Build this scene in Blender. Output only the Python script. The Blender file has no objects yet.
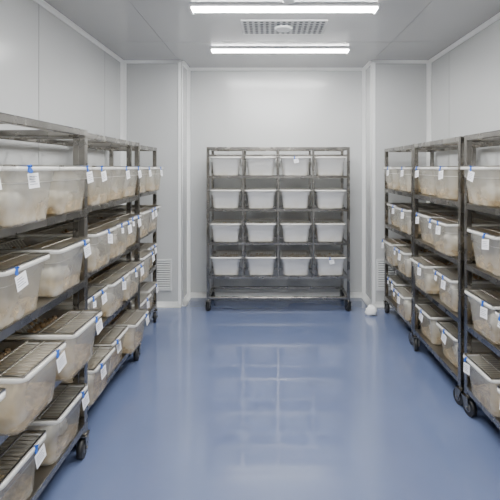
import bpy, math, random
from mathutils import Vector, Matrix, noise
random.seed(7)
scene = bpy.context.scene

# ---------------------------------------------------------------- materials
def mat(name, col, rough=0.5, metal=0.0, spec=0.5, noise_amt=0.0, nscale=5.0, bump=0.0, coat=0.0, stretch=None, rough_var=0.0, coat_rough=0.12):
    m = bpy.data.materials.new(name); m.use_nodes = True
    nt = m.node_tree; b = nt.nodes['Principled BSDF']
    b.inputs['Base Color'].default_value = (*col, 1)
    b.inputs['Roughness'].default_value = rough
    b.inputs['Metallic'].default_value = metal
    b.inputs['Specular IOR Level'].default_value = spec
    b.inputs['Coat Weight'].default_value = coat
    b.inputs['Coat Roughness'].default_value = coat_rough
    if noise_amt or bump or rough_var:
        tc = nt.nodes.new('ShaderNodeTexCoord')
        mp = nt.nodes.new('ShaderNodeMapping')
        if stretch: mp.inputs['Scale'].default_value = stretch
        n = nt.nodes.new('ShaderNodeTexNoise'); n.inputs['Scale'].default_value = nscale
        n.inputs['Detail'].default_value = 4
        nt.links.new(tc.outputs['Object'], mp.inputs['Vector'])
        nt.links.new(mp.outputs['Vector'], n.inputs['Vector'])
        if noise_amt:
            r = nt.nodes.new('ShaderNodeValToRGB')
            r.color_ramp.elements[0].position = 0.3; r.color_ramp.elements[1].position = 0.7
            r.color_ramp.elements[0].color = (*[c*(1-noise_amt) for c in col], 1)
            r.color_ramp.elements[1].color = (*[min(1, c*(1+noise_amt)) for c in col], 1)
            nt.links.new(n.outputs['Fac'], r.inputs['Fac'])
            nt.links.new(r.outputs['Color'], b.inputs['Base Color'])
        if rough_var:
            mr = nt.nodes.new('ShaderNodeMapRange')
            mr.inputs['To Min'].default_value = rough - rough_var
            mr.inputs['To Max'].default_value = rough + rough_var
            nt.links.new(n.outputs['Fac'], mr.inputs['Value'])
            nt.links.new(mr.outputs['Result'], b.inputs['Roughness'])
        if bump:
            bp = nt.nodes.new('ShaderNodeBump'); bp.inputs['Strength'].default_value = bump
            bp.inputs['Distance'].default_value = 0.01
            nt.links.new(n.outputs['Fac'], bp.inputs['Height'])
            nt.links.new(bp.outputs['Normal'], b.inputs['Normal'])
            if coat: nt.links.new(bp.outputs['Normal'], b.inputs['Coat Normal'])
    return m

M_wall = mat('painted_panel_wall', (0.56, 0.57, 0.57), 0.24, noise_amt=0.02, nscale=1.5, bump=0.05, coat=0.35, coat_rough=0.18)
M_ceil = mat('painted_panel_ceiling', (0.50, 0.50, 0.50), 0.22, noise_amt=0.02, nscale=1.2, bump=0.05, coat=0.4)
M_floor = mat('epoxy_floor_blue', (0.120, 0.155, 0.275), 0.20, noise_amt=0.07, nscale=1.3, bump=0.03, coat=1.0, rough_var=0.08, coat_rough=0.05)
M_trim = mat('white_pvc_trim', (0.92, 0.93, 0.92), 0.30, noise_amt=0.01)
M_seam = mat('seam_sealant', (0.33, 0.33, 0.33), 0.6, noise_amt=0.02)
M_steel = mat('stainless_steel', (0.31, 0.295, 0.27), 0.27, metal=1.0, noise_amt=0.22, nscale=8, rough_var=0.08)
M_sheet = mat('shelf_steel_sheet', (0.30, 0.285, 0.26), 0.36, metal=1.0, noise_amt=0.15, nscale=5, rough_var=0.08)
M_wire = mat('lid_wire', (0.50, 0.48, 0.45), 0.28, metal=1.0, noise_amt=0.05)
M_rubber = mat('caster_rubber', (0.012, 0.012, 0.013), 0.5, noise_amt=0.1)
M_hub = mat('caster_hub', (0.25, 0.25, 0.26), 0.4, metal=0.6, noise_amt=0.05)
M_card = mat('label_card', (0.88, 0.88, 0.90), 0.6, noise_amt=0.03, nscale=60)
M_ink = mat('label_ink', (0.20, 0.22, 0.30), 0.6, noise_amt=0.03)
M_blue = mat('blue_clip', (0.02, 0.12, 0.55), 0.4, noise_amt=0.05)
M_bed = mat('wood_shavings', (0.56, 0.44, 0.27), 0.9, noise_amt=0.40, nscale=45, bump=0.8)
M_nest = mat('nesting_cotton', (0.90, 0.86, 0.76), 0.9, noise_amt=0.1, nscale=25, bump=0.6)
M_chow = mat('feed_pellets', (0.34, 0.24, 0.14), 0.9, noise_amt=0.25, nscale=40)
M_vent = mat('vent_metal', (0.72, 0.73, 0.73), 0.4, noise_amt=0.02)
M_dark = mat('dark_gap', (0.13, 0.13, 0.13), 0.8, noise_amt=0.05)
M_perf = mat('diffuser_grey', (0.16, 0.17, 0.18), 0.45, noise_amt=0.05)

def emis(name, col, s):
    m = bpy.data.materials.new(name); m.use_nodes = True
    b = m.node_tree.nodes['Principled BSDF']
    b.inputs['Base Color'].default_value = (0.9, 0.9, 0.9, 1)
    b.inputs['Emission Color'].default_value = (*col, 1)
    b.inputs['Emission Strength'].default_value = s
    return m
M_lamp = emis('lamp_diffuser', (1.0, 0.998, 0.985), 88.0)

def plastic(name, transp, transl, base, grime, gz, gamt, rnd_amt):
    m = bpy.data.materials.new(name); m.use_nodes = True
    nt = m.node_tree; b = nt.nodes['Principled BSDF']; out = nt.nodes['Material Output']
    tc = nt.nodes.new('ShaderNodeTexCoord')
    sep = nt.nodes.new('ShaderNodeSeparateXYZ'); nt.links.new(tc.outputs['Object'], sep.inputs[0])
    oi = nt.nodes.new('ShaderNodeObjectInfo')
    add = nt.nodes.new('ShaderNodeVectorMath'); add.operation = 'ADD'
    comb = nt.nodes.new('ShaderNodeMath'); comb.operation = 'MULTIPLY'; comb.inputs[1].default_value = 37.0
    nt.links.new(oi.outputs['Random'], comb.inputs[0])
    nt.links.new(tc.outputs['Object'], add.inputs[0]); nt.links.new(comb.outputs[0], add.inputs[1])
    n = nt.nodes.new('ShaderNodeTexNoise'); n.inputs['Scale'].default_value = 16; n.inputs['Detail'].default_value = 6
    nt.links.new(add.outputs[0], n.inputs['Vector'])
    mr0 = nt.nodes.new('ShaderNodeMapRange'); mr0.inputs['From Min'].default_value = 0.35; mr0.inputs['From Max'].default_value = 0.65
    mr0.inputs['To Max'].default_value = gamt
    nt.links.new(n.outputs['Fac'], mr0.inputs['Value'])
    mr = nt.nodes.new('ShaderNodeMapRange')
    mr.inputs['From Min'].default_value = gz; mr.inputs['From Max'].default_value = 0.01
    nt.links.new(sep.outputs['Z'], mr.inputs['Value'])
    mul = nt.nodes.new('ShaderNodeMath'); mul.operation = 'MULTIPLY'
    nt.links.new(mr.outputs['Result'], mul.inputs[0]); nt.links.new(mr0.outputs['Result'], mul.inputs[1])
    mul2 = nt.nodes.new('ShaderNodeMath'); mul2.operation = 'MULTIPLY_ADD'
    nt.links.new(oi.outputs['Random'], mul2.inputs[0]); mul2.inputs[1].default_value = rnd_amt
    nt.links.new(mul.outputs[0], mul2.inputs[2])
    mul2.use_clamp = True
    mix = nt.nodes.new('ShaderNodeMix'); mix.data_type = 'RGBA'
    mix.inputs['A'].default_value = (*base, 1)
    mix.inputs['B'].default_value = (*grime, 1)
    nt.links.new(mul2.outputs[0], mix.inputs['Factor'])
    nt.links.new(mix.outputs['Result'], b.inputs['Base Color'])
    b.inputs['Roughness'].default_value = 0.16
    b.inputs['Coat Weight'].default_value = 0.6; b.inputs['Coat Roughness'].default_value = 0.08
    tr = nt.nodes.new('ShaderNodeBsdfTranslucent'); nt.links.new(mix.outputs['Result'], tr.inputs['Color'])
    ms = nt.nodes.new('ShaderNodeMixShader'); ms.inputs[0].default_value = transl
    nt.links.new(b.outputs[0], ms.inputs[1]); nt.links.new(tr.outputs[0], ms.inputs[2])
    tp = nt.nodes.new('ShaderNodeBsdfTransparent'); tp.inputs['Color'].default_value = (0.99, 0.98, 0.95, 1)
    ms2 = nt.nodes.new('ShaderNodeMixShader'); ms2.inputs[0].default_value = transp
    nt.links.new(ms.outputs[0], ms2.inputs[1]); nt.links.new(tp.outputs[0], ms2.inputs[2])
    nt.links.new(ms2.outputs[0], out.inputs['Surface'])
    return m
# walls of the tubs are double (outer + inner skin), so the see-through amount is per skin
M_pp = plastic('clear_frosted_polypropylene', 0.64, 0.20, (0.95, 0.945, 0.89), (0.60, 0.45, 0.23), 0.14, 0.85, 0.16)
M_rim = plastic('frosted_polypropylene_rim', 0.22, 0.18, (0.96, 0.96, 0.93), (0.82, 0.75, 0.60), 0.5, 0.22, 0.12)
M_ppw = plastic('milky_polypropylene', 0.22, 0.12, (0.98, 0.98, 0.97), (0.82, 0.77, 0.64), 0.09, 0.55, 0.04)

# ---------------------------------------------------------------- mesh builder
class B:
    def __init__(s): s.v = []; s.f = []; s.m = []; s.sm = []; s.mats = []
    def mi(s, m):
        if m not in s.mats: s.mats.append(m)
        return s.mats.index(m)
    def face(s, idx, m, smooth=False): s.f.append(idx); s.m.append(s.mi(m)); s.sm.append(smooth)
    def hexa(s, p, m):
        o = len(s.v); s.v += [tuple(x) for x in p]
        for q in ((0,3,2,1),(4,5,6,7),(0,1,5,4),(1,2,6,5),(2,3,7,6),(3,0,4,7)):
            s.face([o+i for i in q], m)
    def box(s, a, b, m, c=0.0, M=None):
        x0,y0,z0 = a; x1,y1,z1 = b
        p = [Vector(q) for q in ((x0,y0,z0),(x1,y0,z0),(x1,y1,z0),(x0,y1,z0),(x0,y0,z1),(x1,y0,z1),(x1,y1,z1),(x0,y1,z1))]
        if M: p = [M @ q for q in p]
        s.hexa(p, m)
    def tube(s, a, b, r, m, n=8, smooth=True, r2=None):
        a = Vector(a); b = Vector(b); d = (b-a).normalized()
        u = d.orthogonal().normalized(); w = d.cross(u)
        if r2 is None: r2 = r
        o = len(s.v)
        for P, R in ((a, r), (b, r2)):
            for i in range(n):
                t = 2*math.pi*(i+0.5)/n
                s.v.append(tuple(P + u*R*math.cos(t) + w*R*math.sin(t)))
        for i in range(n):
            j = (i+1) % n
            s.face([o+i, o+j, o+n+j, o+n+i], m, smooth)
        s.face([o+i for i in range(n-1, -1, -1)], m); s.face([o+n+i for i in range(n)], m)
    def bar(s, a, b, w, m):
        a = Vector(a); b = Vector(b); d = (b-a).normalized()
        ax = [Vector((1,0,0)), Vector((0,1,0)), Vector((0,0,1))]
        pr = [q for q in ax if abs(q.dot(d)) < 0.5]
        h = w/2; c = min(0.004, h*0.3)
        prof = [(h,-h+c),(h,h-c),(h-c,h),(-h+c,h),(-h,h-c),(-h,-h+c),(-h+c,-h),(h-c,-h)]
        u, t = pr
        if u.cross(t).dot(d) < 0: u, t = t, u
        o = len(s.v)
        for P in (a, b):
            for x, y in prof: s.v.append(tuple(P+u*x+t*y))
        for i in range(8):
            j = (i+1) % 8; s.face([o+i, o+j, o+8+j, o+8+i], m)
        s.face([o+i for i in range(7,-1,-1)], m); s.face([o+8+i for i in range(8)], m)
    def rrloops(s, prof, mf, n=5, cap0=True, cap1=True, smooth=True):
        loops = []
        for z, hw, hl, r in prof:
            o = len(s.v); c = 0
            for cx, cy, a0 in ((hw-r, hl-r, 0), (-hw+r, hl-r, 90), (-hw+r, -hl+r, 180), (hw-r, -hl+r, 270)):
                for k in range(n+1):
                    t = math.radians(a0 + 90*k/n)
                    s.v.append((cx+r*math.cos(t), cy+r*math.sin(t), z)); c += 1
            loops.append((o, c))
        for bi, ((o1, c), (o2, _)) in enumerate(zip(loops, loops[1:])):
            for i in range(c):
                j = (i+1) % c; s.face([o1+i, o1+j, o2+j, o2+i], mf(bi), smooth)
        if cap0: o, c = loops[0]; s.face([o+i for i in range(c-1,-1,-1)], mf(0))
        if cap1: o, c = loops[-1]; s.face([o+i for i in range(c)], mf(0))
    def mesh(s, name):
        me = bpy.data.meshes.new(name); me.from_pydata(s.v, [], s.f)
        for m in s.mats: me.materials.append(m)
        me.polygons.foreach_set('material_index', s.m)
        me.polygons.foreach_set('use_smooth', s.sm)
        me.update(); return me
    def obj(s, name):
        ob = bpy.data.objects.new(name, s.mesh(name)); scene.collection.objects.link(ob); return ob

# ---------------------------------------------------------------- room
H = 2.61; XL = -1.555; XR = 1.725; YF = 4.47; YB = 4.80; YN = -1.6; T = 0.12
AX0 = -0.92; AX1 = 1.107
def solid(name, a, b, m):
    q = B(); q.box(a, b, m); return q.obj(name)
solid('floor', (XL-T, YN-T, -0.1), (XR+T, YB+T, 0), M_floor)
solid('ceiling', (XL-T, YN-T, H), (XR+T, YB+T, H+0.1), M_ceil)
solid('wall_left', (XL-T, YN-T, 0), (XL, YB+T, H), M_wall)
solid('wall_right', (XR, YN-T, 0), (XR+T, YB+T, H), M_wall)
solid('wall_front', (XL, YN-T, 0), (XR, YN, H), M_wall)
solid('wall_back', (AX0, YB, 0), (AX1, YB+T, H), M_wall)
solid('wall_back_left', (XL, YF, 0), (AX0, YB+T, H), M_wall)
solid('wall_back_right', (AX1, YF, 0), (XR, YB+T, H), M_wall)

def cove(q, a, b, n1, n2, r, m):
    a = Vector(a); b = Vector(b); n1 = Vector(n1); n2 = Vector(n2)
    pts = [Vector((0,0,0))]
    for k in range(6):
        t = math.radians(90*k/5)
        pts.append(n1*(r - r*math.sin(t)) + n2*(r - r*math.cos(t)))
    o = len(q.v); n = len(pts)
    for P in (a, b):
        for p in pts: q.v.append(tuple(P+p))
    for i in range(n):
        j = (i+1) % n; q.face([o+i, o+j, o+n+j, o+n+i], m, 0 < i < n-1)
    q.face([o+i for i in range(n)], m); q.face([o+n+i for i in range(n-1,-1,-1)], m)
R = 0.05
X=(1,0,0); nX=(-1,0,0); Y=(0,1,0); nY=(0,-1,0); Z=(0,0,1); nZ=(0,0,-1)
def cv(name, *segs, r=R):
    q = B()
    for s_ in segs: cove(q, *s_, r, M_trim)
    return q.obj(name)
cv('baseboard_left', ((XL,YN,0),(XL,YF,0),X,Z))
cv('baseboard_right', ((XR,YN,0),(XR,YF,0),nX,Z))
cv('baseboard_back', ((XL,YF,0),(AX0,YF,0),nY,Z), ((AX0,YF,0),(AX0,YB,0),X,Z), ((AX0,YB,0),(AX1,YB,0),nY,Z),
   ((AX1,YB,0),(AX1,YF,0),nX,Z), ((AX1,YF,0),(XR,YF,0),nY,Z))
cv('trim_1', ((XL,YN,H),(XL,YF,H),X,nZ), r=0.03)
cv('trim_2', ((XR,YN,H),(XR,YF,H),nX,nZ), r=0.03)
cv('trim_3', ((XL,YF,H),(AX0,YF,H),nY,nZ), ((AX0,YB,H),(AX1,YB,H),nY,nZ), ((AX1,YF,H),(XR,YF,H),nY,nZ),
   ((AX0,YF,H),(AX0,YB,H),X,nZ), ((AX1,YB,H),(AX1,YF,H),nX,nZ), r=0.03)
cv('trim_4', ((XL,YF,0),(XL,YF,H),X,nY))
cv('trim_5', ((XR,YF,0),(XR,YF,H),nX,nY), r=0.04)
cv('trim_6', ((AX0,YB,0),(AX0,YB,H),X,nY), r=0.035)
cv('trim_7', ((AX1,YB,0),(AX1,YB,H),nX,nY), r=0.035)
q = B(); q.box((AX0-0.035, YF-0.006, 0), (AX0+0.004, YF, H), M_trim); q.box((AX0, YF-0.006, 0), (AX0+0.006, YF+0.035, H), M_trim); q.obj('trim_8')
q = B(); q.box((AX1-0.004, YF-0.006, 0), (AX1+0.035, YF, H), M_trim); q.box((AX1-0.006, YF-0.006, 0), (AX1, YF+0.035, H), M_trim); q.obj('trim_9')
q = B()
for y in (-0.6, 0.55, 1.7, 2.85, 4.0):
    q.box((XL, y-0.003, 0.05), (XL+0.0015, y+0.003, H-0.03), M_seam)
    q.box((XR-0.0015, y-0.003, 0.05), (XR, y+0.003, H-0.03), M_seam)
q.obj('trim_10')
q = B()
for x in (-0.95, 1.12):
    q.box((x-0.003, YN, H-0.0015), (x+0.003, YF, H), M_seam)
for y in (1.5, 2.65, 3.8):
    q.box((XL, y-0.002, H-0.0012), (XR, y+0.002, H), M_seam)
q.obj('trim_11')

# ---------------------------------------------------------------- ceiling lamps
for y in (4.02, 2.97, 1.85, 0.7, -0.45):  # far pair is in view; the nearer, unseen lamps are added for room lighting
    q = B()
    cx = 0.115; hw = 0.66
    q.box((cx-hw, y-0.055, H-0.018), (cx+hw, y+0.055, H), M_trim)
    o = len(q.v); n = 9
    for xx in (cx-hw+0.012, cx+hw-0.012):
        for k in range(n):
            t = math.pi*k/(n-1)
            q.v.append((xx, y-0.055*math.cos(t), H-0.016-0.014*math.sin(t)))
    for k in range(n-1): q.face([o+k, o+k+1, o+n+k+1, o+n+k], M_lamp, True)
    q.face([o+k for k in range(n)], M_lamp); q.face([o+n+k for k in range(n-1,-1,-1)], M_lamp)
    q.face([o, o+n, o+n+n-1, o+n-1], M_lamp)
    for sx in (-1, 1):
        xa = cx+sx*(hw-0.012); xb = cx+sx*hw
        q.box((min(xa,xb), y-0.060, H-0.034), (max(xa,xb), y+0.060, H-0.0), M_trim)
    q.obj('ceiling_lamp')
q = B()
gx0, gx1, gy0, gy1 = -0.21, 0.46, 3.22, 3.54
q.box((gx0, gy0, H-0.012), (gx1, gy1, H), M_vent)
for i in range(15):
    for j in range(6):
        if abs(i-7) < 2 and 1 < j < 4: continue
        x = gx0+0.03+i*(gx1-gx0-0.06)/14; y = gy0+0.03+j*(gy1-gy0-0.06)/5
        q.tube((x, y, H-0.0155), (x, y, H-0.011), 0.0135, M_perf, 8)
q.tube((0.125, 3.38, H-0.03), (0.125, 3.38, H-0.01), 0.06, M_trim, 20, r2=0.075)
q.obj('air_supply_diffuser')
q = B()
q.tube((0.14, 2.78, H-0.018), (0.14, 2.78, H), 0.06, M_trim, 24)
q.tube((0.14, 2.78, H-0.045), (0.14, 2.78, H-0.018), 0.035, M_trim, 24, r2=0.055)
q.obj('smoke_detector')

def vent(x0, x1, z0, z1):
    q = B(); y = YF
    q.box((x0, y-0.004, z0), (x1, y, z1), M_dark)
    w = 0.02
    q.box((x0, y-0.018, z0), (x0+w, y-0.002, z1), M_vent); q.box((x1-w, y-0.018, z0), (x1, y-0.002, z1), M_vent)
    q.box((x0+w, y-0.018, z0), (x1-w, y-0.002, z0+w), M_vent); q.box((x0+w, y-0.018, z1-w), (x1-w, y-0.002, z1), M_vent)
    n = 12
    for i in range(n):
        z = z0+w+(z1-z0-2*w)*(i+0.5)/n
        Mx = Matrix.Translation((0, y-0.011, z)) @ Matrix.Rotation(math.radians(50), 4, 'X')
        q.box((x0+w, -0.009, -0.0015), (x1-w, 0.009, 0.0015), M_vent, M=Mx)
    q.obj('wall_vent')
vent(-1.24, -1.02, 0.17, 0.50)
vent(1.15, 1.37, 0.17, 0.50)

# ---------------------------------------------------------------- racks
def caster(q, x, y, top, yaw=0.0):
    Mx = Matrix.Translation((x, y, 0)) @ Matrix.Rotation(yaw, 4, 'Z')
    def P(*p): return tuple(Mx @ Vector(p))
    r = 0.048; off = 0.018
    q.tube(P(-0.014, off, r), P(0.014, off, r), r, M_rubber, 20)
    q.tube(P(-0.016, off, r), P(0.016, off, r), r*0.5, M_hub, 16)
    q.tube(P(-0.028, off, r), P(0.028, off, r), 0.007, M_steel, 8)
    for sx in (-1, 1):
        a = 0.020*sx; b = 0.024*sx
        a, b = min(a, b), max(a, b)
        p = [P(a, off-0.014, r-0.014), P(b, off-0.014, r-0.014), P(b, off+0.014, r-0.014), P(a, off+0.014, r-0.014),
             P(a, -0.026, top-0.014), P(b, -0.026, top-0.014), P(b, 0.030, top-0.014), P(a, 0.030, top-0.014)]
        q.hexa(p, M_steel)
    q.box((-0.026, -0.028, top-0.015), (0.026, 0.032, top-0.010), M_steel, M=Mx)
    q.tube(P(0, 0, top-0.011), P(0, 0, top+0.002), 0.016, M_steel, 12)

SH = [0.17, 0.54, 0.90, 1.26]; TOP = 1.665
def side_rack(side, xf, y0, y1, depth=0.50, top=TOP, shelves=SH):
    q = B(); w = 0.034; h = w/2; base = 0.12
    depth = min(depth, (abs(XL) if side < 0 else XR) - abs(xf) - 0.035)
    xb = xf + side*depth
    fx = xf + side*h; bx = xb - side*h
    for y in (y0+h, y1-h):
        for x in (fx, bx):
            q.bar((x, y, base), (x, y, top), w, M_steel)
            caster(q, x, y, base, yaw=random.uniform(-0.35, 0.35)+(math.pi if y > (y0+y1)/2 else 0))
        q.bar((fx, y, top-h), (bx, y, top-h), w*0.98, M_steel)
    for x in (fx, bx):
        q.bar((x, y0+h, top-h), (x, y1-h, top-h), w*0.98, M_steel)
    ns = 3
    for i in range(1, ns):
        y = y0 + (y1-y0)*i/ns
        q.bar((fx, y, top-0.012), (bx, y, top-0.012), 0.02, M_steel)
    a, b = min(fx, bx), max(fx, bx)
    for z in shelves:
        q.box((a-h*0.9, y0+w, z-0.004), (b+h*0.9, y1-w, z), M_sheet)
        for x in (fx, bx):
            s_ = h*0.96
            q.box((x-s_, y0+w*0.9, z-0.034), (x+s_, y1-w*0.9, z-0.0042), M_steel)
        for y in (y0+h, y1-h):
            q.box((a+h*0.9, y-0.010, z-0.032), (b-h*0.9, y+0.010, z-0.004), M_steel)
        q.tube((bx, y0+h, z+0.12), (bx, y1-h, z+0.12), 0.007, M_steel, 8)
    return q.obj('storage_rack')

def back_rack(x0, x1, y0, depth=0.40):
    q = B(); w = 0.028; h = w/2; base = 0.115; top = 1.685
    y1 = y0+depth
    xs = [x0+h+(x1-x0-w)*i/4 for i in range(5)]
    for i, x in enumerate(xs):
        for y in (y0+h, y1-h):
            q.bar((x, y, base if i in (0, 4) else 0.335), (x, y, top), w if i in (0,4) else 0.022, M_steel)
            if i in (0, 4): caster(q, x, y, base, yaw=random.uniform(-0.4, 0.4)+(math.pi if y > y0+0.2 else 0))
        q.bar((x, y0+h, top-h), (x, y1-h, top-h), w*0.96, M_steel)
    for z in (base+0.02, top-h):
        for y in (y0+h, y1-h): q.bar((x0+h, y, z), (x1-h, y, z), w*0.97, M_steel)
    for x in (xs[0], xs[-1]): q.bar((x, y0+h, base+0.02), (x, y1-h, base+0.02), w*0.95, M_steel)
    for y in (y0+h,): q.bar((x0+h, y, top-0.085), (x1-h, y, top-0.085), 0.016, M_steel)
    for z in (0.36, 0.705, 1.05, 1.39):
        for y in (y0+h, y1-h):
            q.box((x0+w, y-h*0.9, z-0.024), (x1-w, y+h*0.9, z), M_steel)
        for i in range(5):
            q.box((xs[i]-0.006, y0+w*0.9, z-0.022), (xs[i]+0.006, y1-w*0.9, z-0.004), M_steel)
        for i in range(4):
            c = (xs[i]+xs[i+1])/2
            for dx in (-0.09, 0.09):
                q.box((c+dx-0.010, y0+w*0.9, z-0.012), (c+dx+0.010, y1-w*0.9, z), M_steel)
    q.obj('storage_rack')
    return [(xs[i]+xs[i+1])/2 for i in range(4)]

# ---------------------------------------------------------------- tub
def tub_mesh(seed, W=0.32, L=0.45, Hh=0.215, label='right', nest=True, lid=True, nlab=1, small=False, mbody=None):
    mbody = mbody or M_pp
    rnd = random.Random(seed); q = B()
    hw, hl = W/2, L/2; t = 0.0035
    bw, bl = hw-0.032, hl-0.036; r0 = 0.035
    sw, sl = hw-0.014, hl-0.016
    prof = [(0.0, bw-0.010, bl-0.010, r0), (0.004, bw-0.002, bl-0.002, r0), (0.014, bw, bl, r0),
            (Hh*0.72, sw-0.006, sl-0.006, r0), (Hh*0.735, sw, sl, r0), (Hh-0.012, sw+0.002, sl+0.002, r0),
            (Hh-0.012, hw-0.003, hl-0.003, r0), (Hh-0.016, hw-0.002, hl-0.002, r0), (Hh-0.015, hw, hl, r0), (Hh-0.003, hw, hl, r0), (Hh, hw-0.003, hl-0.003, r0),
            (Hh, sw-0.001, sl-0.001, r0), (Hh-0.006, sw-t, sl-t, r0-t), (Hh*0.745, sw-t-0.001, sl-t-0.001, r0-t), (Hh*0.72, sw-t-0.007, sl-t-0.007, r0-t),
            (0.016, bw-t, bl-t, r0-t), (0.006, bw-t-0.006, bl-t-0.006, r0-t)]
    q.rrloops(prof, lambda i: M_rim if 5 <= i <= 11 or i == 3 else mbody, n=5)
    nx, ny = 16, 22; o = len(q.v); off = Vector((seed*3.1, seed*1.7, 0))
    dz = rnd.uniform(0.042, 0.064)
    for j in range(ny+1):
        for i in range(nx+1):
            x = -bw+2*bw*i/nx; y = -bl+2*bl*j/ny
            ex = abs(i/nx*2-1); ey = abs(j/ny*2-1)
            pull = 1-0.07*(ex*ey)**3
            z = dz+0.030*noise.noise(Vector((x*9, y*9, 0))+off)+0.012*noise.noise(Vector((x*45, y*45, 2))+off)
            q.v.append((x*pull, y*pull, z))
    for j in range(ny):
        for i in range(nx):
            a = o+j*(nx+1)+i; q.face([a, a+1, a+nx+2, a+nx+1], M_bed)
    per = [(i, 0) for i in range(nx)]+[(nx, j) for j in range(ny)]+[(nx-i, ny) for i in range(nx)]+[(0, ny-j) for j in range(ny)]
    top = [o+j*(nx+1)+i for i, j in per]; ob = len(q.v)
    for k in top:
        x, y, z = q.v[k]; q.v.append((x*0.965, y*0.965, 0.010))
    m_ = len(top)
    for k in range(m_):
        k2 = (k+1) % m_; q.face([top[k], top[k2], ob+k2, ob+k], M_bed)
    if nest:
        for k in range(rnd.choice((2, 2, 3))):
            cx = rnd.uniform(-0.07, 0.07); cy = rnd.uniform(-bl+0.05, -0.06); R_ = rnd.uniform(0.036, 0.050)
            o = len(q.v); nu, nv = 14, 8; so = Vector((rnd.random()*50, k*7, 0))
            for v in range(nv+1):
                ph = math.pi*v/nv
                for u in range(nu):
                    th = 2*math.pi*u/nu
                    d = Vector((math.sin(ph)*math.cos(th), math.sin(ph)*math.sin(th), math.cos(ph)))
                    rr = R_*(1+0.45*noise.noise(d*2.2+so))
                    q.v.append((cx+d.x*rr*1.15, cy+d.y*rr*0.95, dz+0.024+d.z*rr*0.85))
            for v in range(nv):
                for u in range(nu):
                    u2 = (u+1) % nu
                    q.face([o+v*nu+u, o+(v+1)*nu+u, o+(v+1)*nu+u2, o+v*nu+u2], M_nest, True)
    if lid:
        zt = Hh+0.003
        fw, fl = hw-0.012, hl-0.012
        for sx in (-1, 1):
            q.box((sx*fw-0.004, -fl, zt-0.003), (sx*fw+0.004, fl, zt+0.003), M_wire)
            q.box((-fw, sx*fl-0.004, zt-0.003), (fw, sx*fl+0.004, zt+0.003), M_wire)
        v0, vm, v1, dip = -0.06, 0.05, 0.09, 0.08
        n = 13
        for i in range(n):
            x = -fw+0.010+(2*fw-0.020)*i/(n-1)
            pts = [(-fl, zt), (v0, zt), (vm, zt-dip), (v1+0.02, zt), (fl, zt)]
            for (ya, za), (yb, zb) in zip(pts, pts[1:]):
                q.tube((x, ya, za), (x, yb, zb), 0.0018, M_wire, 4, False)
        for y in (-fl*0.6, v0, v1+0.02, fl*0.75):
            q.box((-fw, y-0.003, zt+0.001), (fw, y+0.003, zt+0.005), M_wire)
        for sx in (-1, 1):
            x = sx*(fw-0.010)
            o = len(q.v); q.v += [(x, v0, zt), (x*0.93, vm, zt-dip), (x, v1+0.02, zt)]
            q.face([o, o+1, o+2], M_wire)
        for k in range(40):
            x = rnd.uniform(-fw+0.03, fw-0.03); y = rnd.uniform(v0+0.05, v1-0.008)
            lim = dip*(1-(abs(y-vm)/(0.11 if y < vm else 0.06)))
            z = zt-0.02-max(0.0, lim-0.03)*rnd.random()
            a = rnd.uniform(0, math.pi); dx, dy = 0.012*math.cos(a), 0.008*math.sin(a)
            q.tube((x-dx, y-dy, z-0.004), (x+dx, y+dy, z+0.002), 0.007, M_chow, 6)
    k = 0.72 if small else 1.0
    for kk in range(nlab):
        lx = {'right': 0.075, 'left': -0.08, 'mid': 0.0}[label]+rnd.uniform(-0.02, 0.02) if kk == 0 else -0.07
        cw, ch = (0.034*k, 0.024*k) if kk == 0 else (0.02, 0.014)
        tilt = rnd.uniform(-0.28, 0.28)
        Mx = Matrix.Translation((lx, -hl-0.003, Hh-0.022)) @ Matrix.Rotation(-0.10, 4, 'X') @ Matrix.Rotation(tilt, 4, 'Y')
        q.box((-cw, -0.0012, -2*ch-0.008), (cw, 0.0, -0.002), M_card, M=Mx)
        for li in range(4):
            z = -0.016-li*0.009
            if -z > 2*ch: break
            q.box((-cw*0.8, -0.0018, z), (cw*rnd.uniform(0.1, 0.8), -0.0011, z+0.002), M_ink, M=Mx)
        Mc = Matrix.Translation((lx-cw*0.5, -hl, Hh-0.004)) @ Matrix.Rotation(rnd.uniform(-0.6, 0.6), 4, 'Y') @ Matrix.Scale(0.66, 4)
        q.hexa([Mc@Vector(p) for p in ((-0.011,-0.010,-0.030),(0.011,-0.010,-0.030),(0.008,-0.004,-0.030),(-0.008,-0.004,-0.030),
                                       (-0.007,-0.006,0.010),(0.007,-0.006,0.010),(0.007,0.008,0.012),(-0.007,0.008,0.012))], M_blue)
        q.tube(Mc@Vector((-0.008, -0.007, 0.012)), Mc@Vector((0.008, -0.007, 0.012)), 0.003, M_blue, 8)
    return q.mesh('animal_housing_tub')

side_meshes = [tub_mesh(1, label='right'), tub_mesh(2, label='right', nlab=2), tub_mesh(3, label='left', nest=False),
               tub_mesh(4, label='mid'), tub_mesh(5, label='right', nest=False), tub_mesh(6, label='left', nlab=2)]
back_meshes = [tub_mesh(11+i, L=0.38, Hh=0.195, label='mid', nest=(i != 1), small=True, nlab=(1 if i == 0 else 0), mbody=M_ppw) for i in range(4)]

def put(me, x, y, z, rz):
    ob = bpy.data.objects.new('animal_housing_tub', me); scene.collection.objects.link(ob)
    ob.location = (x, y, z); ob.rotation_euler = (0, 0, rz)

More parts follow.
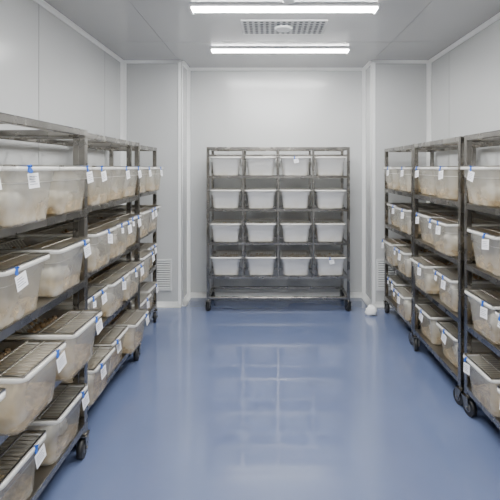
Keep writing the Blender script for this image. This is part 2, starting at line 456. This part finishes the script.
def fill_side(side, xf, y0, y1, n, shelves=SH, pmin=0.03, pmax=0.09, extra=None):
    a = y0+0.036; b = y1-0.036; pitch = (b-a)/n
    for r, z in enumerate(shelves):
        for i in range(n):
            pr = random.uniform(pmin, pmax)
            if extra and r in extra: pr = random.uniform(*extra[r])
            y = a+pitch*(i+0.5)+random.uniform(-1, 1)*max(0, (pitch-0.322)/2)*0.6
            front = xf - side*pr
            x = front + side*0.225
            sl = max(0, (pitch-0.325))*0.4
            put(random.choice(side_meshes), x, y, z+0.0005, (math.pi/2 if side < 0 else -math.pi/2)+random.uniform(-1, 1)*min(0.03, sl))

racks = [(-1, -0.93, 0.62, 2.17, 4), (-1, -0.99, 2.20, 3.25, 3), (-1, -1.07, 3.27, 4.05, 2),
         (1, 1.18, 0.98, 2.53, 4), (1, 1.18, 2.58, 3.42, 2), (1, 1.19, 3.46, 4.30, 2)]
for k, (sd, xf, y0, y1, n) in enumerate(racks):
    side_rack(sd, xf, y0, y1)
    fill_side(sd, xf, y0, y1, n, pmin=0.02 if sd < 0 else 0.0, pmax=0.09 if sd < 0 else 0.07,
              extra={1: (0.09, 0.12)} if k == 0 else None)
BX0, BX1, BY = -0.63, 0.84, 4.30
cs = back_rack(BX0, BX1, BY)
for z in (0.36, 0.705, 1.05, 1.39):
    for c in cs:
        put(random.choice(back_meshes), c+random.uniform(-0.003, 0.003), BY+0.182+random.uniform(-0.012, 0.004), z+0.0005, 0)

q = B(); nu, nv = 18, 10
for (cx, cy, rx, ry, rz) in ((1.03, 4.20, 0.06, 0.04, 0.055),):
    o = len(q.v)
    for v in range(nv+1):
        ph = math.pi*v/nv
        for u in range(nu):
            th = 2*math.pi*u/nu
            d = Vector((math.sin(ph)*math.cos(th), math.sin(ph)*math.sin(th), math.cos(ph)))
            k = 1+0.55*noise.noise(d*2.6+Vector((4, 2, 9)))
            q.v.append((cx+d.x*rx*k, cy+d.y*ry*k, max(0.0, 0.035+d.z*rz*k)))
    for v in range(nv):
        for u in range(nu):
            u2 = (u+1) % nu
            q.face([o+v*nu+u, o+(v+1)*nu+u, o+(v+1)*nu+u2, o+v*nu+u2], M_trim, True)
q.obj('crumpled_cloth')

# ---------------------------------------------------------------- world + camera
w = bpy.data.worlds.new('World'); scene.world = w; w.use_nodes = True
w.node_tree.nodes['Background'].inputs[0].default_value = (0.6, 0.65, 0.7, 1)
w.node_tree.nodes['Background'].inputs[1].default_value = 0.05
cam = bpy.data.cameras.new('camera'); co = bpy.data.objects.new('camera', cam); scene.collection.objects.link(co)
co.location = (0, 0, 1.47); co.rotation_euler = (math.radians(90), 0, 0)
cam.lens = 36*420/500; cam.sensor_width = 36; cam.shift_x = -0.036; cam.shift_y = -0.164
cam.clip_start = 0.05
scene.camera = co
